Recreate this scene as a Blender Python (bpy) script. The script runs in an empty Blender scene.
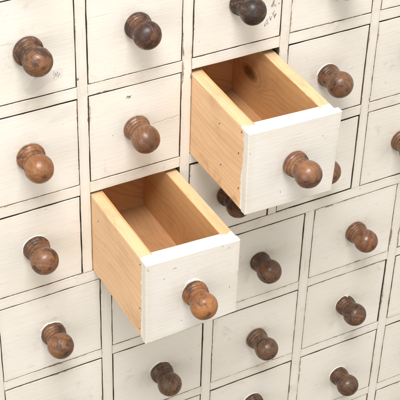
import bpy, bmesh, math, random
from mathutils import Vector, Matrix, noise

S = 0.1          # the plan below is written in decimetres; everything is built in metres
Z0 = 8.12        # height of the plan's zero above the foot of the cabinet

scene = bpy.context.scene
COL = scene.collection

# ------------------------------------------------------------------ camera
yaw, pitch, roll = 0.5204101, 0.6339146, 0.0333055
ca, sa, cb, sb = math.cos(yaw), math.sin(yaw), math.cos(pitch), math.sin(pitch)
fwd = Vector((sa * cb, ca * cb, -sb)); rgt = Vector((ca, -sa, 0)); up = rgt.cross(fwd)
cc, sc = math.cos(roll), math.sin(roll)
rgt, up = cc * rgt + sc * up, -sc * rgt + cc * up
cam_data = bpy.data.cameras.new('camera')
cam = bpy.data.objects.new('camera', cam_data)
COL.objects.link(cam)
cam.matrix_world = Matrix.Translation(Vector((-2.894119, -8.750015, 4.948382 + Z0)) * S) @ \
    Matrix((rgt, up, -fwd)).transposed().to_4x4()
cam_data.sensor_width = 36
cam_data.lens = 36 * 1322.635 / 400
cam_data.clip_start = 0.01
cam_data.clip_end = 100
scene.camera = cam

# ------------------------------------------------------------------ studio light
world = bpy.data.worlds.new('World')
scene.world = world
world.use_nodes = True
bg = world.node_tree.nodes['Background']
bg.inputs['Strength'].default_value = 0.94
# added ambient gradient, dimmer from below so that undersides turn darker
wt = world.node_tree
w_tc = wt.nodes.new('ShaderNodeTexCoord'); w_sep = wt.nodes.new('ShaderNodeSeparateXYZ')
w_map = wt.nodes.new('ShaderNodeMapRange'); w_map.interpolation_type = 'SMOOTHSTEP'
w_map.inputs[1].default_value = -0.75; w_map.inputs[2].default_value = 0.15
w_mix = wt.nodes.new('ShaderNodeMix'); w_mix.data_type = 'RGBA'
w_mix.inputs[6].default_value = (0.44, 0.37, 0.28, 1); w_mix.inputs[7].default_value = (1.0, 0.955, 0.89, 1)
wt.links.new(w_tc.outputs['Generated'], w_sep.inputs[0]); wt.links.new(w_sep.outputs[2], w_map.inputs[0])
wt.links.new(w_map.outputs[0], w_mix.inputs[0]); wt.links.new(w_mix.outputs[2], bg.inputs['Color'])

def area(name, pos, target, size, energy, color):
    ld = bpy.data.lights.new(name, 'AREA')
    ld.shape = 'RECTANGLE'; ld.size = size[0]; ld.size_y = size[1]
    ld.energy = energy; ld.color = color
    o = bpy.data.objects.new(name, ld); COL.objects.link(o)
    p = Vector(pos) * S; t = Vector(target) * S
    o.location = p
    o.rotation_euler = (t - p).to_track_quat('-Z', 'Y').to_euler()
    return o

area('softbox_key', (-2.5, -8.5, 15.5 + Z0), (2.2, 0, -2.2 + Z0), (0.8, 0.7), 42.0, (1.0, 0.985, 0.965))
area('softbox_side', (-13.0, -9.0, 1.0 + Z0), (1.0, 0, -1.5 + Z0), (0.8, 0.8), 5.0, (1.0, 0.985, 0.965))

scene.view_settings.view_transform = 'Standard'
scene.view_settings.look = 'None'
scene.view_settings.gamma = 1
scene.view_settings.exposure = 0.0
scene.render.resolution_x = 1024
scene.render.resolution_y = 1024

# ------------------------------------------------------------------ node helpers
class NT:
    def __init__(s, name):
        s.m = bpy.data.materials.new(name); s.m.use_nodes = True
        s.t = s.m.node_tree; s.t.nodes.clear()
        s.out = s.t.nodes.new('ShaderNodeOutputMaterial')
        s.b = s.t.nodes.new('ShaderNodeBsdfPrincipled')
        s.t.links.new(s.b.outputs[0], s.out.inputs[0])
    def put(s, sock, v):
        if v is None: return
        if hasattr(v, 'is_output'): s.t.links.new(v, sock)
        else:
            if hasattr(sock.default_value, '__len__'):
                n = len(sock.default_value)
                v = tuple(v) + (1,) * (n - len(v)) if hasattr(v, '__len__') else (v,) * n
            sock.default_value = v
    def math(s, op, a, b=None, c=None, clamp=False):
        n = s.t.nodes.new('ShaderNodeMath'); n.operation = op; n.use_clamp = clamp
        s.put(n.inputs[0], a); s.put(n.inputs[1], b); s.put(n.inputs[2], c)
        return n.outputs[0]
    def vm(s, op, a, b=None):
        n = s.t.nodes.new('ShaderNodeVectorMath'); n.operation = op
        s.put(n.inputs[0], a); s.put(n.inputs[1], b)
        return n.outputs['Value'] if op == 'LENGTH' else n.outputs[0]
    def xyz(s, v):
        n = s.t.nodes.new('ShaderNodeSeparateXYZ'); s.put(n.inputs[0], v); return n.outputs
    def comb(s, x, y, z):
        n = s.t.nodes.new('ShaderNodeCombineXYZ')
        s.put(n.inputs[0], x); s.put(n.inputs[1], y); s.put(n.inputs[2], z); return n.outputs[0]
    def noise(s, v, scale, detail=3, rough=0.5, dist=0.0):
        n = s.t.nodes.new('ShaderNodeTexNoise')
        s.put(n.inputs['Vector'], v); s.put(n.inputs['Scale'], scale); s.put(n.inputs['Detail'], detail)
        s.put(n.inputs['Roughness'], rough); s.put(n.inputs['Distortion'], dist)
        return n.outputs[0]
    def voro(s, v, scale, rand=1.0):
        n = s.t.nodes.new('ShaderNodeTexVoronoi')
        s.put(n.inputs['Vector'], v); s.put(n.inputs['Scale'], scale); s.put(n.inputs['Randomness'], rand)
        return n.outputs['Distance'], n.outputs['Color']
    def ramp(s, v, a, b, lo=0.0, hi=1.0):
        n = s.t.nodes.new('ShaderNodeMapRange'); n.interpolation_type = 'SMOOTHSTEP'
        s.put(n.inputs[0], v); s.put(n.inputs[1], a); s.put(n.inputs[2], b)
        s.put(n.inputs[3], lo); s.put(n.inputs[4], hi)
        return n.outputs[0]
    def mix(s, f, a, b, mode='MIX'):
        n = s.t.nodes.new('ShaderNodeMix'); n.data_type = 'RGBA'; n.blend_type = mode
        s.put(n.inputs[0], f); s.put(n.inputs[6], a); s.put(n.inputs[7], b)
        return n.outputs[2]
    def attr(s, name, out='Fac'):
        n = s.t.nodes.new('ShaderNodeAttribute'); n.attribute_type = 'OBJECT'; n.attribute_name = name
        return n.outputs[out]
    def coord(s):
        n = s.t.nodes.new('ShaderNodeTexCoord')
        return s.vm('MULTIPLY', n.outputs['Object'], (10, 10, 10))
    def bump(s, h, dist, strength=1.0, normal=None):
        n = s.t.nodes.new('ShaderNodeBump')
        s.put(n.inputs['Height'], h); s.put(n.inputs['Distance'], dist); s.put(n.inputs['Strength'], strength)
        if normal is not None: s.t.links.new(normal, n.inputs['Normal'])
        return n.outputs[0]
    def add(s, a, b): return s.math('ADD', a, b)
    def mul(s, a, b, clamp=False): return s.math('MULTIPLY', a, b, clamp=clamp)
    def sub(s, a, b): return s.math('SUBTRACT', a, b)

# ------------------------------------------------------------------ materials
def paint_material(name, grain_axis, wear=1.0, base=(0.79, 0.765, 0.715), edge_dirt_shade=1.0):
    """old cream paint on boards; custom properties hx, hz = half size (dm), seed"""
    N = NT(name)
    P = N.coord()
    seed = N.attr('seed')
    Q = N.vm('ADD', P, N.comb(seed, N.mul(seed, 1.7), N.mul(seed, -2.3)))
    x, y, z = N.xyz(P)
    # distance to the nearest edge of the painted face
    dx = N.sub(N.attr('hx'), N.math('ABSOLUTE', x))
    dz = N.sub(N.attr('hz'), N.math('ABSOLUTE', z))
    d = N.math('MINIMUM', dx, dz)
    # brush strokes along the grain
    st = (1, 1, 14) if grain_axis == 'x' else (14, 1, 1)
    strokes = N.noise(N.vm('MULTIPLY', Q, st), 2.6, 4, 0.6)
    fine = N.noise(N.vm('MULTIPLY', Q, tuple(c * 3 for c in st)), 3.0, 3, 0.6)
    blotch = N.noise(Q, 1.5, 4, 0.55)
    grit = N.noise(Q, 38, 3, 0.6)
    col = N.mix(N.ramp(blotch, 0.35, 0.68), base, (base[0] * 0.955, base[1] * 0.945, base[2] * 0.92))
    col = N.mix(N.mul(N.ramp(strokes, 0.5, 0.72), 0.35), col, (base[0] * 0.93, base[1] * 0.91, base[2] * 0.87))
    col = N.mix(N.mul(N.ramp(fine, 0.60, 0.78), 0.30 * wear), col, (0.60, 0.545, 0.45))
    # soft grime: greyish smears
    smear = N.mul(N.ramp(N.noise(N.vm('MULTIPLY', Q, (1.0, 1.0, 1.6)), 3.1, 5, 0.62, 0.6), 0.60, 0.76), 0.24 * wear)
    col = N.mix(smear, col, (0.50, 0.46, 0.40))
    rk = N.math('SQRT', N.add(N.mul(x, x), N.mul(N.add(z, 0.03), N.add(z, 0.03))))
    hand = N.mul(N.ramp(rk, 0.11, 0.34, 1.0, 0.0), N.ramp(N.noise(Q, 4.5, 5, 0.65), 0.42, 0.70))
    col = N.mix(N.mul(hand, 0.30 * wear), col, (0.50, 0.43, 0.35))
    patch = N.mul(N.ramp(N.noise(Q, 3.6, 6, 0.74, 0.4), 0.60, 0.70), 0.42 * wear)
    col = N.mix(patch, col, (0.55, 0.49, 0.42))
    # yellowed touch along the edges, then chipped dark edge
    en = N.noise(Q, 7.0, 5, 0.65)
    halo = N.mul(N.ramp(d, 0.0, N.mul(en, 0.10), 1.0, 0.0), 0.16 * wear)
    col = N.mix(halo, col, (0.60, 0.50, 0.37))
    chipw = N.mul(N.ramp(N.noise(Q, 1.7, 5, 0.62), 0.53, 0.76), 0.024 * wear)
    chip = N.ramp(d, N.mul(chipw, 0.6), N.add(chipw, 0.0015), 1.0, 0.0)
    chip = N.mul(chip, N.ramp(N.noise(Q, 11, 5, 0.7), 0.40, 0.54))
    chip = N.mul(chip, N.ramp(y, 0.001, 0.010, 1.0, 0.0))
    if not edge_dirt_shade: chip = N.mul(chip, N.ramp(N.noise(Q, 5.0, 3, 0.6), 0.57, 0.66, 0.0, 0.6))
    col = N.mix(N.mul(chip, 0.85), col, N.mix(grit, (0.10, 0.065, 0.045), (0.34, 0.21, 0.12)))
    # narrow sides of the board: dirt, darkened further to paint in gap shade
    if edge_dirt_shade:
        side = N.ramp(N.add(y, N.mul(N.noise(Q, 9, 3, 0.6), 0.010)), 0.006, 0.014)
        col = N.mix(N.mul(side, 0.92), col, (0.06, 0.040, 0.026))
    # pin holes and dark flecks, two sizes
    vd, vc = N.voro(Q, 3.4)
    keep = N.ramp(N.xyz(vc)[0], 0.70, 0.72)
    r = N.mul(N.xyz(vc)[1], 0.05)
    fleck = N.mul(N.ramp(N.add(vd, N.mul(N.noise(Q, 40, 2), 0.05)), N.add(r, 0.022), N.add(r, 0.04), 1.0, 0.0), keep)
    vd2, vc2 = N.voro(Q, 11.0)
    keep2 = N.ramp(N.xyz(vc2)[0], 0.90, 0.91)
    fleck2 = N.mul(N.ramp(vd2, 0.05, 0.12, 1.0, 0.0), keep2)
    col = N.mix(N.mul(fleck, 0.72 * wear), col, (0.16, 0.12, 0.10))
    col = N.mix(N.mul(fleck2, 0.5 * wear), col, (0.30, 0.25, 0.21))
    # hairline scratches
    sv = N.vm('MULTIPLY', Q, (2.0, 2.0, 30) if grain_axis == 'x' else (30, 2.0, 2.0))
    scratch = N.mul(N.ramp(N.noise(sv, 1.3, 2, 0.5, 0.3), 0.735, 0.76), 0.30 * wear)
    col = N.mix(scratch, col, (0.42, 0.37, 0.31))
    N.put(N.b.inputs['Base Color'], col)
    N.put(N.b.inputs['Roughness'], N.add(0.50, N.mul(blotch, 0.22)))
    N.put(N.b.inputs['Specular IOR Level'], 0.35)
    h = N.add(N.add(N.mul(strokes, 0.55), N.mul(fine, 0.25)), N.add(N.mul(blotch, 0.8), N.mul(grit, 0.10)))
    h = N.sub(h, N.add(N.mul(chip, 0.9), N.add(N.mul(fleck, 1.0), N.mul(fleck2, 0.4))))
    N.put(N.b.inputs['Normal'], N.bump(h, 0.0006, 0.55))
    return N.m

def pine_material(name, across, light, dark, grime=0.3, paint_end=False):
    """bare pine board, grain along y; across = axis crossing the grain. Properties seed, ky, kz (a knot), tint"""
    N = NT(name)
    P = N.coord()
    x, y, z = N.xyz(P)
    a = z if across == 'z' else x
    o = x if across == 'z' else z
    seed = N.attr('seed')
    ky, kz = N.attr('ky'), N.attr('kz')
    # knot: an eye the grain flows round
    wob = N.noise(N.comb(N.mul(y, 1.4), N.mul(a, 3.0), seed), 2.0, 3, 0.5)
    dy = N.mul(N.sub(y, ky), 0.55)
    da = N.add(N.sub(a, kz), N.mul(N.sub(wob, 0.5), 0.07))
    d = N.math('SQRT', N.add(N.mul(dy, dy), N.mul(da, da)))
    pull = N.ramp(d, 0.0, 0.26, 1.0, 0.0)
    warp = N.noise(N.comb(N.add(N.mul(y, 0.75), seed), N.mul(a, 1.5), seed), 1.5, 2, 0.5)
    g = N.add(N.add(a, N.mul(N.sub(warp, 0.5), 0.24)), N.mul(pull, 0.30))
    g = N.add(g, N.mul(o, 0.6))
    g = N.add(g, N.mul(seed, 0.37))
    # growth lines of uneven width
    gv = N.comb(g, 0.0, seed)
    wide = N.noise(gv, 7.0, 2, 0.5)
    ph = N.math('FRACT', N.mul(N.add(g, N.mul(wide, 0.14)), 15.0))
    late = N.mul(N.ramp(ph, 0.25, 0.88), N.ramp(ph, 0.90, 0.99, 1.0, 0.0))
    fib = N.noise(N.comb(N.mul(g, 60), N.mul(y, 2.2), N.add(seed, o)), 1.6, 4, 0.65)
    broad = N.noise(N.comb(N.mul(y, 0.8), N.mul(g, 3.0), seed), 1.4, 3, 0.5)
    lm = N.mul(late, N.ramp(broad, 0.25, 0.7, 0.08, 0.48))
    col = N.mix(lm, light, dark)
    col = N.mix(N.mul(N.ramp(fib, 0.50, 0.75), 0.30), col, tuple(c * 0.72 for c in dark))
    col = N.mix(N.mul(N.ramp(broad, 0.5, 0.75), 0.35), col, tuple(c * 0.85 for c in dark))
    # knot core, reddish rim
    kcol = N.mix(N.ramp(d, 0.02, 0.11), (0.10, 0.035, 0.014), (0.40, 0.165, 0.05))
    col = N.mix(N.mul(N.ramp(N.add(d, N.mul(N.sub(fib, 0.5), 0.03)), 0.035, 0.085, 1.0, 0.0), 0.9), col, kcol)
    halo = N.mul(N.ramp(d, 0.05, 0.20, 1.0, 0.0), N.ramp(N.math('SINE', N.mul(N.add(d, N.mul(wob, 0.05)), 150)), -0.2, 0.9, 0.12, 0.5))
    col = N.mix(halo, col, tuple(c * 0.6 for c in dark))
    # tiny knots, resin flecks, nail marks
    Q = N.vm('ADD', P, N.comb(seed, N.mul(seed, 1.3), N.mul(seed, 2.1)))
    vd, vc = N.voro(N.vm('MULTIPLY', Q, (1, 0.75, 1)), 3.2)
    keep = N.ramp(N.xyz(vc)[0], 0.80, 0.82)
    fl = N.mul(N.ramp(N.add(vd, N.mul(fib, 0.04)), 0.04, 0.10, 1.0, 0.0), keep)
    col = N.mix(N.mul(fl, 0.6), col, (0.22, 0.09, 0.035))
    # handling dirt
    dirt = N.ramp(N.noise(Q, 2.2, 5, 0.6, 0.4), 0.52, 0.76)
    col = N.mix(N.mul(dirt, grime), col, (0.26, 0.13, 0.055))
    col = N.mix(N.mul(N.ramp(N.noise(Q, 13, 4, 0.6), 0.60, 0.78), 0.35 * grime + 0.08), col, (0.20, 0.10, 0.05))
    rough = 0.62
    if paint_end:      # the unpainted inner face is tinted a deeper honey colour
        inner_tint = N.ramp(N.math('ABSOLUTE', x), 0.106, 0.116)
        col = N.mix(N.mul(inner_tint, 0.85), col, N.vm('MULTIPLY', col, (0.86, 0.70, 0.48)))
    if paint_end:      # paint dragged over the front end of the board, ragged
        jag = N.mul(N.noise(N.vm('MULTIPLY', Q, (1, 1, 1)), 16, 5, 0.75), 0.034)
        jag = N.add(jag, N.mul(N.ramp(N.noise(Q, 4, 3), 0.5, 0.7), 0.022))
        pm = N.ramp(N.sub(N.add(y, N.attr('hy')), jag), -0.006, 0.006, 1.0, 0.0)
        topm = N.mul(N.ramp(z, N.sub(N.attr('hz'), 0.018), N.sub(N.attr('hz'), 0.008)), N.ramp(N.sub(N.add(y, N.attr('hy')), N.add(0.02, N.mul(jag, 1.6))), -0.008, 0.008, 1.0, 0.0))
        pm = N.math('MAXIMUM', pm, topm)
        # worn, dirty arrises along the top
        rim = N.ramp(z, N.sub(N.attr('hz'), 0.075), N.sub(N.attr('hz'), 0.012))
        gnaw = N.mul(rim, N.ramp(N.noise(N.vm('MULTIPLY', Q, (1, 0.22, 1)), 8.0, 6, 0.75), 0.56, 0.70))
        col = N.mix(N.mul(gnaw, 0.50), col, (0.20, 0.095, 0.04))
        low = N.mul(N.ramp(N.add(z, N.attr('hz')), 0.0, 0.10, 1.0, 0.0), N.ramp(N.noise(Q, 5.0, 5, 0.7), 0.48, 0.66))
        col = N.mix(N.mul(low, 0.40), col, (0.28, 0.14, 0.06))
        col = N.mix(pm, col, (0.80, 0.765, 0.69))
    N.put(N.b.inputs['Base Color'], col)
    N.put(N.b.inputs['Roughness'], rough)
    N.put(N.b.inputs['Specular IOR Level'], 0.3)
    h = N.add(N.mul(fib, 0.5), N.sub(N.mul(late, -0.25), N.mul(fl, 0.8)))
    N.put(N.b.inputs['Normal'], N.bump(h, 0.0005, 0.5))
    return N.m

def knob_material(name):
    """turned hardwood with a worn dark patina; properties tint (colour), grime, seed"""
    N = NT(name)
    P = N.coord()
    seed = N.attr('seed')
    tint = N.vm('MULTIPLY', N.attr('tint', 'Color'), (0.88, 0.80, 0.74))
    grime = N.attr('grime')
    x, y, z = N.xyz(P)
    Q = N.vm('ADD', P, N.comb(seed, N.mul(seed, 1.7), N.mul(seed, 0.7)))
    w = N.noise(Q, 3.0, 3, 0.5)
    # flat-sawn figure running through the turning: wrapped planes
    gx = N.add(N.add(N.mul(x, 0.85), N.mul(z, 0.5)), N.add(N.mul(w, 0.20), N.mul(N.mul(y, y), 1.1)))
    ring = N.noise(N.comb(N.mul(gx, 34), N.mul(y, 1.4), seed), 1.5, 4, 0.6)
    fibre = N.noise(N.vm('MULTIPLY', Q, (24, 5, 24)), 1.6, 3, 0.65)
    light = N.mix(0.16, tint, (0.78, 0.38, 0.13))
    darkc = N.vm('MULTIPLY', tint, (0.55, 0.48, 0.44))
    col = N.mix(N.ramp(ring, 0.30, 0.68), light, tint)
    col = N.mix(N.mul(N.ramp(fibre, 0.42, 0.74), 0.60), col, darkc)
    stain = N.ramp(N.noise(Q, 2.6, 4, 0.6), 0.42, 0.66)
    col = N.mix(N.mul(stain, 0.72), col, N.vm('MULTIPLY', tint, (0.42, 0.38, 0.38)))
    # patina: blackish crust left in patches
    crust_n = N.noise(Q, 7.5, 6, 0.68, 0.5)
    thr = N.sub(0.72, N.mul(grime, 0.34))
    crust = N.ramp(crust_n, N.sub(thr, 0.05), N.add(thr, 0.06))
    col = N.mix(N.mul(crust, 0.80), col, N.vm('MULTIPLY', tint, (0.16, 0.14, 0.16)))
    # dirt packed in the turned grooves of the neck
    gv = N.math('SINE', N.mul(N.add(y, N.mul(w, 0.012)), 210))
    neck = N.mul(N.ramp(y, -0.145, -0.12), N.ramp(y, -0.03, -0.015, 1.0, 0.0))
    col = N.mix(N.mul(N.mul(N.ramp(gv, 0.2, 0.9), neck), 0.45), col, N.vm('MULTIPLY', tint, (0.2, 0.18, 0.2)))
    # pale dusty rub marks
    rub = N.mul(N.ramp(N.noise(Q, 10, 5, 0.7), 0.60, 0.74), 0.16)
    col = N.mix(rub, col, (0.45, 0.29, 0.16))
    # end-grain eye on the tip
    rr = N.math('SQRT', N.add(N.mul(x, x), N.mul(z, z)))
    eye = N.mul(N.ramp(rr, 0.008, 0.03, 1.0, 0.0), N.ramp(y, -0.28, -0.30))
    col = N.mix(N.mul(eye, 0.6), col, (0.02, 0.012, 0.008))
    # specks of drawer paint caught on the foot of the knob
    pa = N.attr('splash')
    spl = N.ramp(N.add(N.noise(Q, 12, 4, 0.65), N.mul(N.ramp(y, -0.07, 0.0), 0.30)), N.sub(1.02, N.mul(pa, 0.30)), N.sub(1.04, N.mul(pa, 0.30)))
    col = N.mix(spl, col, (0.78, 0.75, 0.68))
    N.put(N.b.inputs['Base Color'], col)
    N.put(N.b.inputs['Roughness'], N.add(0.25, N.add(N.mul(crust, 0.10), N.mul(fibre, 0.22))))
    N.put(N.b.inputs['Specular IOR Level'], 0.5)
    N.put(N.b.inputs['Coat Weight'], 0.15)
    N.put(N.b.inputs['Coat Roughness'], 0.2)
    h = N.add(N.add(N.mul(crust, 0.7), N.mul(fibre, 0.5)), N.mul(N.noise(Q, 30, 3, 0.6), 0.4))
    N.put(N.b.inputs['Normal'], N.bump(h, 0.0007, 0.6))
    return N.m

def plain(name, color, rough=0.6, nscale=20.0, amt=0.25):
    N = NT(name)
    P = N.coord()
    n = N.noise(P, nscale, 4, 0.6)
    N.put(N.b.inputs['Base Color'], N.mix(N.mul(n, amt), color, tuple(c * 0.4 for c in color)))
    N.put(N.b.inputs['Roughness'], rough)
    N.put(N.b.inputs['Normal'], N.bump(n, 0.0004, 0.4))
    return N.m

M_FRONT = paint_material('cream_paint_drawer', 'x')
M_RAIL = paint_material('cream_paint_rail', 'x', 1.15)
M_STILE = paint_material('cream_paint_stile', 'z', 1.15)
M_OPEN = paint_material('white_paint_open_drawer', 'x', 0.9, (0.755, 0.735, 0.70), 0.0)
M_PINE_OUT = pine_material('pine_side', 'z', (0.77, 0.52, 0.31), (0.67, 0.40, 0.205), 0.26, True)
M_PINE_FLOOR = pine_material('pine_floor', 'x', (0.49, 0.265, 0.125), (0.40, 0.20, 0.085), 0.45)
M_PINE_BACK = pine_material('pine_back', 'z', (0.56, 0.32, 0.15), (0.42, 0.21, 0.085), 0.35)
M_CARCASS = plain('aged_carcass_wood', (0.16, 0.095, 0.05), 0.75, 6.0, 0.5)
M_KNOB = knob_material('turned_wood')
M_SMEAR = plain('thick_white_paint', (0.80, 0.775, 0.72), 0.5, 30.0, 0.12)
M_PENCIL = plain('dark_pencil', (0.27, 0.25, 0.245), 0.7, 60.0, 0.3)
M_SCRAP = plain('old_label_paper', (0.745, 0.705, 0.665), 0.8, 9.0, 0.22)
M_CHIP = plain('exposed_undercoat', (0.42, 0.36, 0.30), 0.8, 40.0, 0.4)
M_NAIL = plain('rusty_nail', (0.10, 0.05, 0.03), 0.7, 40.0, 0.4)

# ------------------------------------------------------------------ mesh helpers
def wob(t, seed, f=1.0):
    return noise.noise(Vector((t * f, seed * 7.31, seed * 1.7)))

MAPS = {'front': lambda u, d, v: Vector((u, d, v)),        # outer face looks to -y
        'left': lambda u, d, v: Vector((d, u, v)),         # outer face looks to -x, u runs along y
        'right': lambda u, d, v: Vector((-d, u, v)),
        'up': lambda u, d, v: Vector((u, v, -d))}          # outer face looks up, v runs along y

def slab(bm, q, t, mp='front', jit=0.003, seed=0.0, bev=0.010, step=0.035, off=0.0, freq=5.0):
    """board with corners q = BL, BR, TR, TL in its own plane, thickness t behind that plane, uneven softened edges"""
    BL, BR, TR, TL = [Vector(p) for p in q]
    w = (BR - BL).length; h = (TL - BL).length
    fm = MAPS[mp]
    def line(n_len):
        n = max(2, int(n_len / step)); b = bev / n_len
        return [0.0] + [2 * b + (1 - 4 * b) * i / n for i in range(n + 1)]
    per = [(s, 0) for s in line(w)] + [(1, s) for s in line(h)] + [(1 - s, 1) for s in line(w)] + [(0, 1 - s) for s in line(h)]
    def at(s, r):
        return (BL * (1 - s) + BR * s) * (1 - r) + (TL * (1 - s) + TR * s) * r
    loops = []
    for inset, depth in ((0, t), (0, bev), (bev * 0.3, bev * 0.3), (bev, 0.0)):
        bw, bh = inset / w, inset / h
        lp = []
        for s, r in per:
            p = at(min(max(s, bw), 1 - bw), min(max(r, bh), 1 - bh))
            k = 1.0 if inset < bev else 0.75
            p = Vector((p.x + jit * 2 * wob(p.y + p.x * 0.3, seed + (5 if s > 0.5 else 0), freq) * (1 if (s in (0, 1)) else 0) * k,
                        p.y + jit * 2 * wob(p.x + p.y * 0.3, seed + (9 if r > 0.5 else 3), freq) * (1 if (r in (0, 1)) else 0) * k))
            dd = depth
            if inset == bev and True: dd = 0.0
            lp.append(bm.verts.new(fm(p.x, dd + off, p.y)))
        loops.append(lp)
    n = len(per)
    for a, b in zip(loops, loops[1:]):
        for i in range(n):
            j = (i + 1) % n
            bm.faces.new((a[i], a[j], b[j], b[i]))
    bm.faces.new(loops[-1]); bm.faces.new(list(reversed(loops[0])))

def rect(x0, x1, z0, z1):
    return ((x0, z0), (x1, z0), (x1, z1), (x0, z1))

def obj(name, bm, mat, parent=None, loc=(0, 0, 0), smooth=False, **props):
    bmesh.ops.recalc_face_normals(bm, faces=bm.faces)
    for v in bm.verts: v.co *= S
    me = bpy.data.meshes.new(name)
    bm.to_mesh(me); bm.free()
    if smooth:
        for p in me.polygons: p.use_smooth = True
    me.materials.append(mat)
    o = bpy.data.objects.new(name, me)
    COL.objects.link(o)
    o.parent = parent
    o.location = Vector(loc) * S
    for k, v in props.items(): o[k] = v
    return o

def thing(name, label, cat, loc, group=None):
    o = bpy.data.objects.new(name, None)
    o.empty_display_size = 0.01
    COL.objects.link(o)
    o.location = Vector(loc) * S
    o['label'] = label; o['category'] = cat
    if group: o['group'] = group
    return o

# ------------------------------------------------------------------ the plan of the cabinet front
UW, UROW = 0.892, [(-1, 1.0605, 0.887), (0, 0.05, 0.937), (1, -1.0104, 0.887), (2, -2.0209, 0.887)]   # row, top, height
LX0, LP, LW = 0.048, 1.1405, 1.0196
LROW = [(r, -3.038 - 1.0169 * r, 0.8956) for r in range(5)]
X_L, X_R, Z_T, Z_B = -1.20, 6.02, 1.18, -8.12
RAIL_T = 0.12

def b_board(x0, x1, z0, z1, t, mp='front', jit=0.0, bev=0.006, seed=0, off=0.0, step=0.05):
    """board centred on its own origin -> (bm, centre x, centre z, hx, hz)"""
    bm = bmesh.new()
    hx, hz = (x1 - x0) / 2, (z1 - z0) / 2
    slab(bm, rect(-hx, hx, -hz, hz), t, mp, jit, seed, bev, step, off)
    return bm, (x0 + x1) / 2, (z0 + z1) / 2, hx, hz

cab = thing('apothecary_cabinet', 'old cream painted wooden cabinet frame holding rows of small drawers, paint chipped along its rails',
            'cabinet', ((X_L + X_R) / 2, 0.9, 0))
CX, CY = (X_L + X_R) / 2, 0.9

def frame_piece(name, x0, x1, z0, z1, mat, seed, y=0.0, t=RAIL_T, jit=0.0020):
    E = 0.005
    if name == 'stile': x0, x1 = x0 + E, x1 - E
    else: x0, x1, z0, z1 = x0 - E, x1 + E, z0 + E, z1 - E
    bm, cx, cz, hx, hz = b_board(x0, x1, z0, z1, t, jit=jit, seed=seed, bev=0.006)
    return obj(name, bm, mat, cab, (cx - CX, y - CY, cz + Z0), hx=hx, hz=hz, seed=float(seed) * 1.37)

rng = random.Random(11)
Z_MID_T, Z_MID_B = -2.9079, -3.038
# upper block: stiles run through, rails between them
u_x = [c * 1.0 for c in range(-1, 6)]
sd = 1
for i in range(len(u_x) + 1):
    x1 = u_x[i] if i < len(u_x) else X_R
    x0 = (u_x[i] - (1 - UW)) if i > 0 and i < len(u_x) else (X_L if i == 0 else u_x[-1] + UW)
    frame_piece('stile', x0, x1, Z_MID_T - 0.004, Z_T, M_STILE, sd, y=rng.uniform(-0.002, 0.003)); sd += 1
def seg_rails(xs, w, zs):
    global sd
    for z0, z1 in zs:
        for x in xs:
            frame_piece('rail', x - 0.001, x + w + 0.001, z0, z1, M_RAIL, sd, y=rng.uniform(0.000, 0.006)); sd += 1
seg_rails(u_x, UW, [(UROW[0][1], Z_T)] + [(UROW[i + 1][1], UROW[i][1] - UROW[i][2]) for i in range(3)])
frame_piece('rail', X_L, X_R, Z_MID_B, Z_MID_T, M_RAIL, 77, y=-0.001, jit=0.004)
# lower block
l_x = [LX0 + LP * c for c in range(-1, 5)]
for i in range(len(l_x) + 1):
    x1 = l_x[i] if i < len(l_x) else X_R
    x0 = (l_x[i] - (LP - LW)) if 0 < i < len(l_x) else (X_L if i == 0 else l_x[-1] + LW)
    frame_piece('stile', x0, x1, Z_B, Z_MID_B + 0.004, M_STILE, sd, y=rng.uniform(-0.002, 0.003)); sd += 1
lz = [(LROW[i + 1][1], LROW[i][1] - LROW[i][2]) for i in range(4)] + [(Z_B, LROW[4][1] - LROW[4][2])]
seg_rails(l_x, LW, lz)

# carcass behind the face frame
def carcass(name, x0, x1, y0, y1, z0, z1):
    bm = bmesh.new()
    bmesh.ops.create_cube(bm, size=1)
    for v in bm.verts:
        v.co = Vector((v.co.x * (x1 - x0), v.co.y * (y1 - y0), v.co.z * (z1 - z0)))
    obj(name, bm, M_CARCASS, cab, ((x0 + x1) / 2 - CX, (y0 + y1) / 2 - CY, (z0 + z1) / 2 + Z0))
YB = 1.92
carcass('back_board', X_L, X_R, YB, YB + 0.1, Z_B, Z_T)
carcass('side_board', X_L - 0.12, X_L - 0.002, 0.0, YB + 0.1, Z_B, Z_T)
carcass('side_board', X_R + 0.002, X_R + 0.12, 0.0, YB + 0.1, Z_B, Z_T)
carcass('top_board', X_L - 0.2, X_R + 0.2, -0.1, YB + 0.15, Z_T + 0.002, Z_T + 0.14)
carcass('base_board', X_L - 0.1, X_R + 0.1, 0.01, YB + 0.05, Z_B - 0.12 + 0.12, Z_B + 0.08)
for rows, xs, w, zt, zb in ((UROW, u_x, UW, Z_T, Z_MID_T), (LROW, l_x, LW, Z_MID_B, Z_B)):
    for r, top, h in rows:
        z = top - h
        carcass('shelf', X_L + 0.01, X_R - 0.01, RAIL_T + 0.01, YB - 0.01, z - 0.115, z - 0.002)
    for x in xs[1:]:
        carcass('divider', x - (0.095), x - 0.012, RAIL_T + 0.016, YB - 0.004, zb + 0.01, zt - 0.01)

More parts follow.
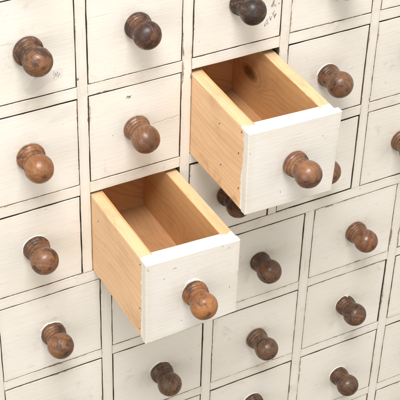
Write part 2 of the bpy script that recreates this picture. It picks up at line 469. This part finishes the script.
# ------------------------------------------------------------------ knobs
def knob_bm(seed, kc=0.95):
    rr = random.Random(seed)
    k = 1 + rr.uniform(-0.03, 0.03)
    ring = rr.uniform(0.9, 1.0)
    prof = [(0.000, 0.000), (0.108, 0.000), (0.119, -0.004), (0.1245, -0.013), (0.126, -0.028), (0.1245, -0.042), (0.119, -0.050),
            (0.1145, -0.053), (0.1135, -0.056), (0.117, -0.060), (0.1175, -0.066), (0.115, -0.072), (0.109, -0.077),
            (0.1055, -0.080), (0.1065, -0.084), (0.105, -0.090), (0.101, -0.098), (0.0985, -0.106), (0.097, -0.113), (0.0975, -0.120), (0.100, -0.127)]
    prof = [(r * (kc + (1 - kc) * max(0.0, min(1.0, (-y - 0.06) / 0.05))), y) for r, y in prof]
    R, yc = 0.125 * k, -0.211 + rr.uniform(-0.006, 0.005)
    nk = rr.uniform(-0.008, 0.001); th = rr.uniform(0.85, 1.2)
    prof = [(r + (nk if y < -0.075 else 0), y * th if y > -0.05 else y - 0.05 * (th - 1) * max(0, (0.127 + y) / 0.077)) for r, y in prof]
    a0 = math.asin(min(0.99, (0.101 + nk) / R))
    fl0 = rr.uniform(0.88, 1.0)
    n = 20
    for i in range(n + 1):
        a = a0 + (math.pi - a0) * i / n
        fl = fl0 if a > math.pi / 2 else 1.0
        prof.append((R * math.sin(a), yc + R * math.cos(a) * fl))
    prof = [(r, y) for r, y in prof]
    bm = bmesh.new()
    NS = 56
    rows = []
    for r, y in prof:
        if r < 1e-4:
            rows.append([bm.verts.new((0, y, 0))])
        else:
            row = []
            for i in range(NS):
                t = 2 * math.pi * i / NS
                e = 1 + 0.022 * noise.noise(Vector((math.cos(t) * 1.3, math.sin(t) * 1.3, seed + y * 9)))
                e += 0.014 * noise.noise(Vector((math.cos(t) * 4, math.sin(t) * 4, seed * 2 + y * 30)))
                row.append(bm.verts.new((r * e * math.cos(t), y, r * e * math.sin(t))))
            rows.append(row)
    for a, b in zip(rows, rows[1:]):
        for i in range(NS):
            j = (i + 1) % NS
            if len(a) == 1: bm.faces.new((a[0], b[j], b[i]))
            elif len(b) == 1: bm.faces.new((a[i], a[j], b[0]))
            else: bm.faces.new((a[i], a[j], b[j], b[i]))
    return bm

def paint_ring_bm(seed, amount, kc=0.95, turn=0.0):
    """collar of old thick paint left on the drawer round the foot of the knob, ragged outline"""
    bm = bmesh.new(); NS = 72; rows = []
    for kx, y in ((0.0, 0.001), (0.0, -0.006), (0.35, -0.009), (0.75, -0.007), (1.0, -0.001), (1.0, 0.003)):
        row = []
        for i in range(NS):
            t = 2 * math.pi * i / NS
            nz = noise.noise(Vector((math.cos(t) * 1.6, math.sin(t) * 1.6, seed))) + 0.5 * noise.noise(Vector((math.cos(t) * 6, math.sin(t) * 6, seed)))
            wdt = max(0.0006, amount * (0.15 + 0.85 * max(0.0, math.cos(t - turn - 2.3)) ** 0.7) * (0.8 + 1.9 * nz))
            r = 0.124 * kc + wdt * kx
            row.append(bm.verts.new((r * math.cos(t), y, r * math.sin(t))))
        rows.append(row)
    for a, b in zip(rows, rows[1:]):
        for i in range(NS):
            j = (i + 1) % NS
            bm.faces.new((a[i], a[j], b[j], b[i]))
    for i in range(NS):
        j = (i + 1) % NS
        bm.faces.new((rows[-1][i], rows[-1][j], rows[0][j], rows[0][i]))
    return bm

ORANGE, TAN, BROWN, MID, DARK, BLACK = (0.40, 0.19, 0.075), (0.36, 0.185, 0.09), (0.27, 0.125, 0.06), (0.15, 0.075, 0.042), (0.09, 0.046, 0.028), (0.04, 0.022, 0.018)

# ------------------------------------------------------------------ drawers
SIDE_T, LAP, FRONT_T, LEN = 0.118, 0.07, 0.15, 1.74
def make_drawer(label, x0, top, w, h, out, group, seed, knob=(0, 0), tint=MID, grime=0.4, splash=0.3, ring=0.0,
                corners=None, z_sag=0.0, knob_label=None, cut=None, kc=0.95, seam=None):
    """front face at y = -out; corners = (dx, dz) of BL, BR, TR, TL of the front against its opening"""
    rr = random.Random(seed * 13 + 5)
    cx, zb = x0 + w / 2, top - h
    root = thing('drawer', label, 'drawer', (cx, -out, zb + Z0), group)
    if corners is None:
        gl, gr = rr.uniform(-0.001, 0.006), rr.uniform(-0.001, 0.008)
        gt, gb = rr.uniform(0.003, 0.011), rr.uniform(-0.003, 0.003)
        if seam: gl, gr, gt, gb = seam
        sk = rr.uniform(-0.002, 0.002)
        corners = ((gl, gb + sk), (-gr, gb - sk), (-gr, -gt - sk), (gl, -gt + sk))
        opened = False
    else:
        opened = True
    base = ((-w / 2, 0), (w / 2, 0), (w / 2, h), (-w / 2, h))
    fq = [(b[0] + c[0], b[1] + c[1] - h / 2) for b, c in zip(base, corners)]     # about the front's centre
    bm = bmesh.new()
    slab(bm, fq, LAP, 'front', 0.0020 if not opened else 0.0022, seed, 0.0055 if not opened else 0.007, 0.03)
    inner = [(fq[0][0] + SIDE_T, fq[0][1] + 0.001), (fq[1][0] - SIDE_T, fq[1][1] + 0.001), (fq[2][0] - SIDE_T, fq[2][1] - 0.002), (fq[3][0] + SIDE_T, fq[3][1] - 0.002)]
    slab(bm, inner, FRONT_T - LAP + 0.004, 'front', 0.001, seed + 2, 0.001, 0.2, off=LAP - 0.004)
    hx = w / 2 - 0.002 if not opened else w / 2 - 0.012
    front = obj('front_panel', bm, M_OPEN if opened else M_FRONT, root, (0, 0, h / 2), hx=hx, hz=h / 2 - 0.004, seed=seed * 3.17)
    # sides: the front end follows the front panel, the back end the opening
    for sgn, name in ((-1, 'left'), (1, 'right')):
        zf0, zf1 = (fq[0][1], fq[3][1]) if sgn < 0 else (fq[1][1], fq[2][1])
        zf0 += 0.004; zf1 -= 0.003
        y0, y1 = LAP + 0.0005, LEN
        ym = (y0 + y1) / 2
        kf = 1.0
        if opened:      # the back end, inside the cabinet
            zb0, zb1 = -h / 2 + 0.004, h / 2 - 0.03
        else:
            zb0, zb1 = zf0, zf1
        xo_f = (fq[0][0] if sgn < 0 else fq[1][0])
        bm = bmesh.new()
        slab(bm, ((y0 - ym, zf0), (y1 - ym, zb0), (y1 - ym, zb1), (y0 - ym, zf1)), SIDE_T, 'left' if sgn < 0 else 'right', 0.0025 if opened else 0.0, seed + 20 + sgn, 0.009, 0.04, freq=4)
        # the side leans with the opening: shift its back end sideways to stay in the slot
        xb = (-w / 2 + 0.008) if sgn < 0 else (w / 2 - 0.008)
        for v in bm.verts:
            k = (v.co.y - (y0 - ym)) / (y1 - y0)
            v.co.x += (xb - xo_f) * k - sgn * 0.0015
        kn = cut[name] if cut else (5.0, 0.0)
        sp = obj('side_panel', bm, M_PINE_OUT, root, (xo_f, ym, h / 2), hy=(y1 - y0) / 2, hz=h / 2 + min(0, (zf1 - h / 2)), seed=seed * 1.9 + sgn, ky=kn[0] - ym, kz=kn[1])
        if cut and name == 'left':
            for (ny, nz) in cut['nails']:
                b2 = bmesh.new()
                bmesh.ops.create_cone(b2, cap_ends=True, segments=10, radius1=0.0045 + 0.004 * ((ny * 37) % 1), radius2=0.004, depth=0.005,
                                      matrix=Matrix.Translation((-0.001, ny - ym, nz)) @ Matrix.Rotation(-math.pi / 2, 4, 'Y'))
                obj('nail', b2, M_NAIL, sp)
    bz = (fq[0][1] + fq[1][1]) / 2 + 0.035
    xl, xr = max(fq[0][0], -w / 2 + 0.008) + SIDE_T - 0.004, min(fq[1][0], w / 2 - 0.008) - SIDE_T + 0.004
    if opened:
        bm = bmesh.new()
        slab(bm, rect(xl, xr, FRONT_T, LEN - 0.14), 0.05, 'up', 0.0, seed, 0.003, 0.3)
        for v in bm.verts: v.co.z += 0.06 + 0.05 * v.co.y / LEN
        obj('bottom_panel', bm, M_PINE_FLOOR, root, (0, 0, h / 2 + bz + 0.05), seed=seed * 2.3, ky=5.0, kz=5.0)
        bm = bmesh.new()
        slab(bm, rect(xl, xr, -h / 2 + 0.03, h / 2 - 0.05), 0.12, 'front', 0.0, seed, 0.003, 0.3)
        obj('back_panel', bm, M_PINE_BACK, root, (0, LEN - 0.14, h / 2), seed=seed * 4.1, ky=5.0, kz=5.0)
    k = obj('knob', knob_bm(seed, kc), M_KNOB, root, (knob[0], 0.0, h / 2 + knob[1]), smooth=True,
            tint=tint, grime=grime, splash=splash, seed=seed * 2.71)
    k.rotation_euler = (rr.uniform(-0.06, 0.06), rr.uniform(0, 6.28), rr.uniform(-0.06, 0.06))
    if knob_label: k['label'] = knob_label
    if ring:
        pr = obj('paint_ring', paint_ring_bm(seed * 1.3, ring, kc, k.rotation_euler.y), M_SMEAR, root, (knob[0], 0.0, h / 2 + knob[1]), smooth=True)
        pr.parent = k; pr.location = (0, 0, 0)
        pr.matrix_parent_inverse = Matrix.Identity(4)
    return root, front, k

G_CL = 'closed small drawers of the cabinet'
G_OP = 'two drawers pulled out of the cabinet'
RING = 'closed cream drawer beyond the edge of the photograph'
# upper block: (col,row): label, knob dx, dz, tint, grime, splash, ring
UP = {
 (0, 0): ('closed cream drawer with pale label scrap and pencil scrawl under its mottled knob', (0.024, -0.006), (0.20, 0.095, 0.048), 0.68, 0.2, 0),
 (1, 0): ('closed cream drawer with a dark scuffed knob, second from the left in the top row', (0.012, -0.010), (0.13, 0.052, 0.034), 0.72, 0.0, 0),
 (2, 0): ('closed cream drawer with a near-black knob and black scribble, directly above the upper open drawer', (0.011, -0.02), BLACK, 0.75, 0.0, 0),
 (3, 0): ('closed cream drawer at the top edge, fourth from the left, only its knob tip showing', (-0.005, -0.005), DARK, 0.5, 0.0, 0),
 (4, 0): ('closed cream drawer cut off by the top right corner of the photograph', (0.0, 0.0), MID, 0.4, 0.0, 0),
 (0, 1): ('closed cream drawer with a chestnut knob, left edge, second row from the top', (-0.004, 0.009), (0.24, 0.105, 0.045), 0.40, 0.45, 0),
 (1, 1): ('cream drawer with a hairline crack right of its knob, directly above lower open drawer', (0.0, 0.008), (0.22, 0.11, 0.06), 0.42, 0.1, 0),
 (3, 1): ('closed cream drawer with a grey-brown knob, directly right of the upper open drawer', (0.009, 0.012), (0.155, 0.08, 0.048), 0.34, 0.58, 0.003),
 (4, 1): ('closed cream drawer at the right edge, second row, its knob half cut off', (0.020, 0.06), (0.18, 0.095, 0.06), 0.45, 0.1, 0),
 (0, 2): ('closed cream drawer directly left of the lower open drawer, white paint beside its knob', (0.0, 0.024), (0.19, 0.092, 0.05), 0.46, 0.4, 0.010),
 (2, 2): ('closed cream drawer in shade, its dark knob half hidden under the upper open drawer', (-0.03, -0.017), DARK, 0.6, 0.0, 0),
 (3, 2): ('closed drawer mostly behind upper open drawer, a sliver of knob beside that front', (-0.02, 0.03), (0.17, 0.08, 0.045), 0.3, 0.0, 0),
 (4, 2): ('closed cream drawer at the right edge, third row, knob outside the photograph', (0.0, 0.0), MID, 0.4, 0.0, 0),
}
LOW = {
 (0, 0): ('closed drawer, thick white paint above its brown knob, below left of lower open drawer', (0.006, -0.019), (0.18, 0.088, 0.046), 0.44, 0.35, 0.016),
 (1, 0): ('closed cream drawer mostly hidden behind the front of the lower open drawer', (0.0, 0.0), MID, 0.4, 0.0, 0),
 (2, 0): ('closed cream drawer with a dark knob, diagonally below right of the upper open drawer front', (-0.007, 0.026), (0.09, 0.04, 0.025), 0.42, 0.0, 0),
 (3, 0): ('closed cream drawer with warm reddish brown knob, fourth row from top, near right edge', (0.018, 0.002), (0.145, 0.062, 0.032), 0.36, 0.0, 0),
 (4, 0): ('narrow sliver of a closed cream drawer at the right edge, fourth row from the top', (0.0, 0.0), MID, 0.4, 0.0, 0),
 (0, 1): ('closed cream drawer cut off by the bottom left corner of the photograph', (0.0, -0.06), MID, 0.4, 0.0, 0),
 (1, 1): ('closed drawer, grey-brown knob in white paint ring, directly below the lower open drawer', (0.025, -0.008), (0.135, 0.076, 0.046), 0.38, 0.5, 0.018),
 (2, 1): ('closed cream drawer with a lumpy matt dark knob, lower right of both open drawers', (0.009, 0.0), (0.085, 0.046, 0.031), 0.38, 0.0, 0),
 (3, 1): ('closed cream drawer with a dark knob flecked white on top, fifth row from the top', (-0.003, 0.016), (0.105, 0.05, 0.029), 0.38, 0.66, 0.001),
 (4, 1): ('closed cream drawer at the right edge, fifth row, directly below the sliver of drawer', (0.0, 0.0), MID, 0.4, 0.0, 0),
 (1, 2): ('closed cream drawer at the bottom edge directly below the knob ringed with white paint', (0.0, 0.0), MID, 0.4, 0.0, 0),
 (2, 2): ('closed cream drawer at the bottom edge with only the top of its knob showing', (0.025, 0.05), DARK, 0.5, 0.1, 0.004),
 (3, 2): ('closed cream drawer with the lowest whole dark knob, near the bottom right corner', (0.025, -0.036), (0.11, 0.056, 0.033), 0.40, 0.45, 0.003),
 (4, 2): ('closed cream drawer at the right edge, sixth row from the top, knob outside the photograph', (0.0, 0.0), MID, 0.4, 0.0, 0),
 (3, 3): ('closed cream drawer of which only a strip shows at the bottom edge, right of centre', (0.0, 0.0), MID, 0.4, 0.0, 0),
 (4, 3): ('closed cream drawer cut off by the bottom right corner of the photograph', (0.0, 0.0), MID, 0.4, 0.0, 0),
}
KC = {('U', 0, 0): 1.04, ('U', 1, 0): 0.97, ('U', 0, 1): 1.02, ('U', 1, 1): 0.98, ('U', 3, 1): 0.92, ('U', 0, 2): 0.99, ('L', 0, 0): 0.95,
      ('L', 2, 0): 0.87, ('L', 3, 0): 0.96, ('L', 2, 1): 0.95, ('L', 3, 1): 0.90, ('L', 3, 2): 0.87, ('L', 1, 1): 0.96}
SEAM = {('U', 3, 2): (0.0, 0.008, 0.012, 0.010), ('L', 3, 1): (0.0, 0.012, 0.004, 0.0), ('L', 3, 0): (0.002, 0.0, 0.003, -0.002), ('U', 2, 0): (0.004, 0.006, 0.006, 0.003)}
made = {}
n = 3
for r, top, h in UROW:
    for c in range(-1, 6):
        n += 1
        if (c, r) in ((2, 1), (1, 2)): continue
        y = 0.002 + random.Random(n).uniform(-0.003, 0.004)
        if (c, r) in UP:
            lab, kn, tint, gr, sp, ring = UP[(c, r)]
            made[('U', c, r)] = make_drawer(lab, c, top, UW, h, -y, G_CL, n, kn, tint, gr, sp, ring, kc=KC.get(('U', c, r), 0.95), seam=SEAM.get(('U', c, r)))
        else:
            make_drawer(RING, c, top, UW, h, -y, 'drawers beyond the edge of the photograph', n)
for r, top, h in LROW:
    for c in range(-1, 5):
        n += 1
        y = 0.002 + random.Random(n).uniform(-0.003, 0.004)
        x = LX0 + LP * c
        if (c, r) in LOW:
            lab, kn, tint, gr, sp, ring = LOW[(c, r)]
            made[('L', c, r)] = make_drawer(lab, x, top, LW, h, -y, G_CL, n, kn, tint, gr, sp, ring, kc=KC.get(('L', c, r), 0.95), seam=SEAM.get(('L', c, r)))
        else:
            make_drawer(RING, x, top, LW, h, -y, 'drawers beyond the edge of the photograph', n)

# the two open ones
made['A'] = make_drawer('upper open drawer with white front and bare pine sides, dark knot inside its right wall',
    2, -1.0104, UW, 0.887, 1.03, G_OP, 201, (-0.004, -0.036), (0.225, 0.11, 0.06), 0.34, 0.2, 0,
    corners=((-0.018, -0.010), (-0.016, -0.034), (0.011, -0.091), (-0.025, -0.063)),
    cut={'left': (5.0, 0.0), 'right': (1.30, 0.07), 'nails': [(0.50, 0.20), (0.16, 0.10), (0.135, -0.25), (0.45, -0.20), (0.13, 0.33)]})
made['B'] = make_drawer('lower open drawer with white front, its orange-brown knob in a cracked white paint ring',
    1, -2.0209, UW, 0.887, 1.12, G_OP, 117, (0.002, -0.027), (0.34, 0.145, 0.052), 0.38, 0.15, 0.020,
    corners=((-0.017, -0.012), (0.0, 0.012), (0.004, -0.056), (-0.019, -0.020)),
    knob_label='orange-brown turned knob with dark patches in a white paint ring',
    cut={'left': (5.0, 0.0), 'right': (0.55, -0.16), 'nails': [(0.115, 0.36), (0.12, -0.13), (0.115, -0.36), (0.95, 0.25)]})

# ------------------------------------------------------------------ writing and marks
def strokes(front, lines, width=0.006, name='pencil_mark', mat=None):
    """thin raised strokes on the front panel, coordinates in dm from its centre"""
    bm = bmesh.new()
    for ln in lines:
        for (a, b) in zip(ln, ln[1:]):
            a = Vector(a); b = Vector(b); d = (b - a)
            if d.length < 1e-5: continue
            nrm = Vector((-d.y, d.x)).normalized() * width / 2
            e = d.normalized() * width * 0.3
            ps = [a - e + nrm, a - e - nrm, b + e - nrm, b + e + nrm]
            lo = [bm.verts.new((p.x, -0.0002, p.y)) for p in ps]
            hi = [bm.verts.new((p.x, -0.0016, p.y)) for p in ps]
            bm.faces.new(hi); bm.faces.new(list(reversed(lo)))
            for i in range(4):
                j = (i + 1) % 4
                bm.faces.new((lo[i], lo[j], hi[j], hi[i]))
    return obj(name, bm, mat or M_PENCIL, front)

f = made[('U', 2, 0)][1]
fr = random.Random(8)
ln = []
for cx0, cz0, m, sp in ((0.345, -0.155, 5, 0.012), (0.385, -0.15, 3, 0.010), (0.325, -0.275, 8, 0.018), (0.370, -0.255, 6, 0.014), (0.29, -0.32, 3, 0.014)):
    for i in range(m):
        px, pz = cx0 + fr.gauss(0, sp), cz0 + fr.gauss(0, sp)
        a, l = fr.uniform(0.9, 1.9), fr.uniform(0.006, 0.045)
        mx, mz = px + math.cos(a) * l * 0.5 + fr.uniform(-0.006, 0.006), pz + math.sin(a) * l * 0.5
        ln.append([(px, pz), (mx, mz), (px + math.cos(a) * l, pz + math.sin(a) * l)])
strokes(f, ln, 0.0042, 'scribble')
f = made[('U', 0, 0)][1]
sc_bm = bmesh.new()
pts = [(-0.02, -0.36), (0.02, -0.345), (0.05, -0.30), (0.11, -0.265), (0.17, -0.27), (0.21, -0.25), (0.30, -0.235), (0.33, -0.26), (0.325, -0.33), (0.27, -0.35), (0.20, -0.36), (0.12, -0.40), (0.05, -0.43), (0.0, -0.42)]
lo = [sc_bm.verts.new((x, -0.0001, z)) for x, z in pts]; hi = [sc_bm.verts.new((x, -0.0008, z)) for x, z in pts]
sc_bm.faces.new(hi); sc_bm.faces.new(list(reversed(lo)))
for i in range(len(pts)):
    j = (i + 1) % len(pts); sc_bm.faces.new((lo[i], lo[j], hi[j], hi[i]))
obj('label_scrap', sc_bm, M_SCRAP, f)
strokes(f, [[(0.07, -0.29), (0.10, -0.275), (0.115, -0.255)], [(0.245, -0.335), (0.262, -0.28), (0.266, -0.315), (0.28, -0.272), (0.284, -0.325), (0.298, -0.29), (0.30, -0.31)],
            [(0.245, -0.30), (0.25, -0.26)]], 0.0028)
f = made[('U', 1, 1)][1]
strokes(f, [[(0.17, -0.01), (0.21, 0.0), (0.25, -0.004), (0.31, 0.008), (0.36, 0.004), (0.425, 0.015)]], 0.0022, 'crack', M_CHIP)
strokes(f, [[(-0.09, 0.335), (-0.075, 0.345), (-0.06, 0.335), (-0.045, 0.342)], [(-0.075, 0.325), (-0.05, 0.33)]], 0.010, 'chip', M_CHIP)
f = made['B'][1]
strokes(f, [[(0.335, 0.345), (0.338, 0.332)], [(0.27, 0.385), (0.275, 0.37)], [(-0.21, 0.30), (-0.19, 0.306), (-0.175, 0.30)], [(-0.30, 0.22), (-0.285, 0.225)],
            [(0.36, -0.10), (0.364, -0.125)], [(-0.12, -0.31), (-0.11, -0.318)]], 0.0045, 'chip', M_CHIP)
f = made['A'][1]
strokes(f, [[(-0.12, -0.30), (-0.115, -0.325)], [(0.02, -0.24), (0.03, -0.245)]], 0.0045, 'chip', M_CHIP)
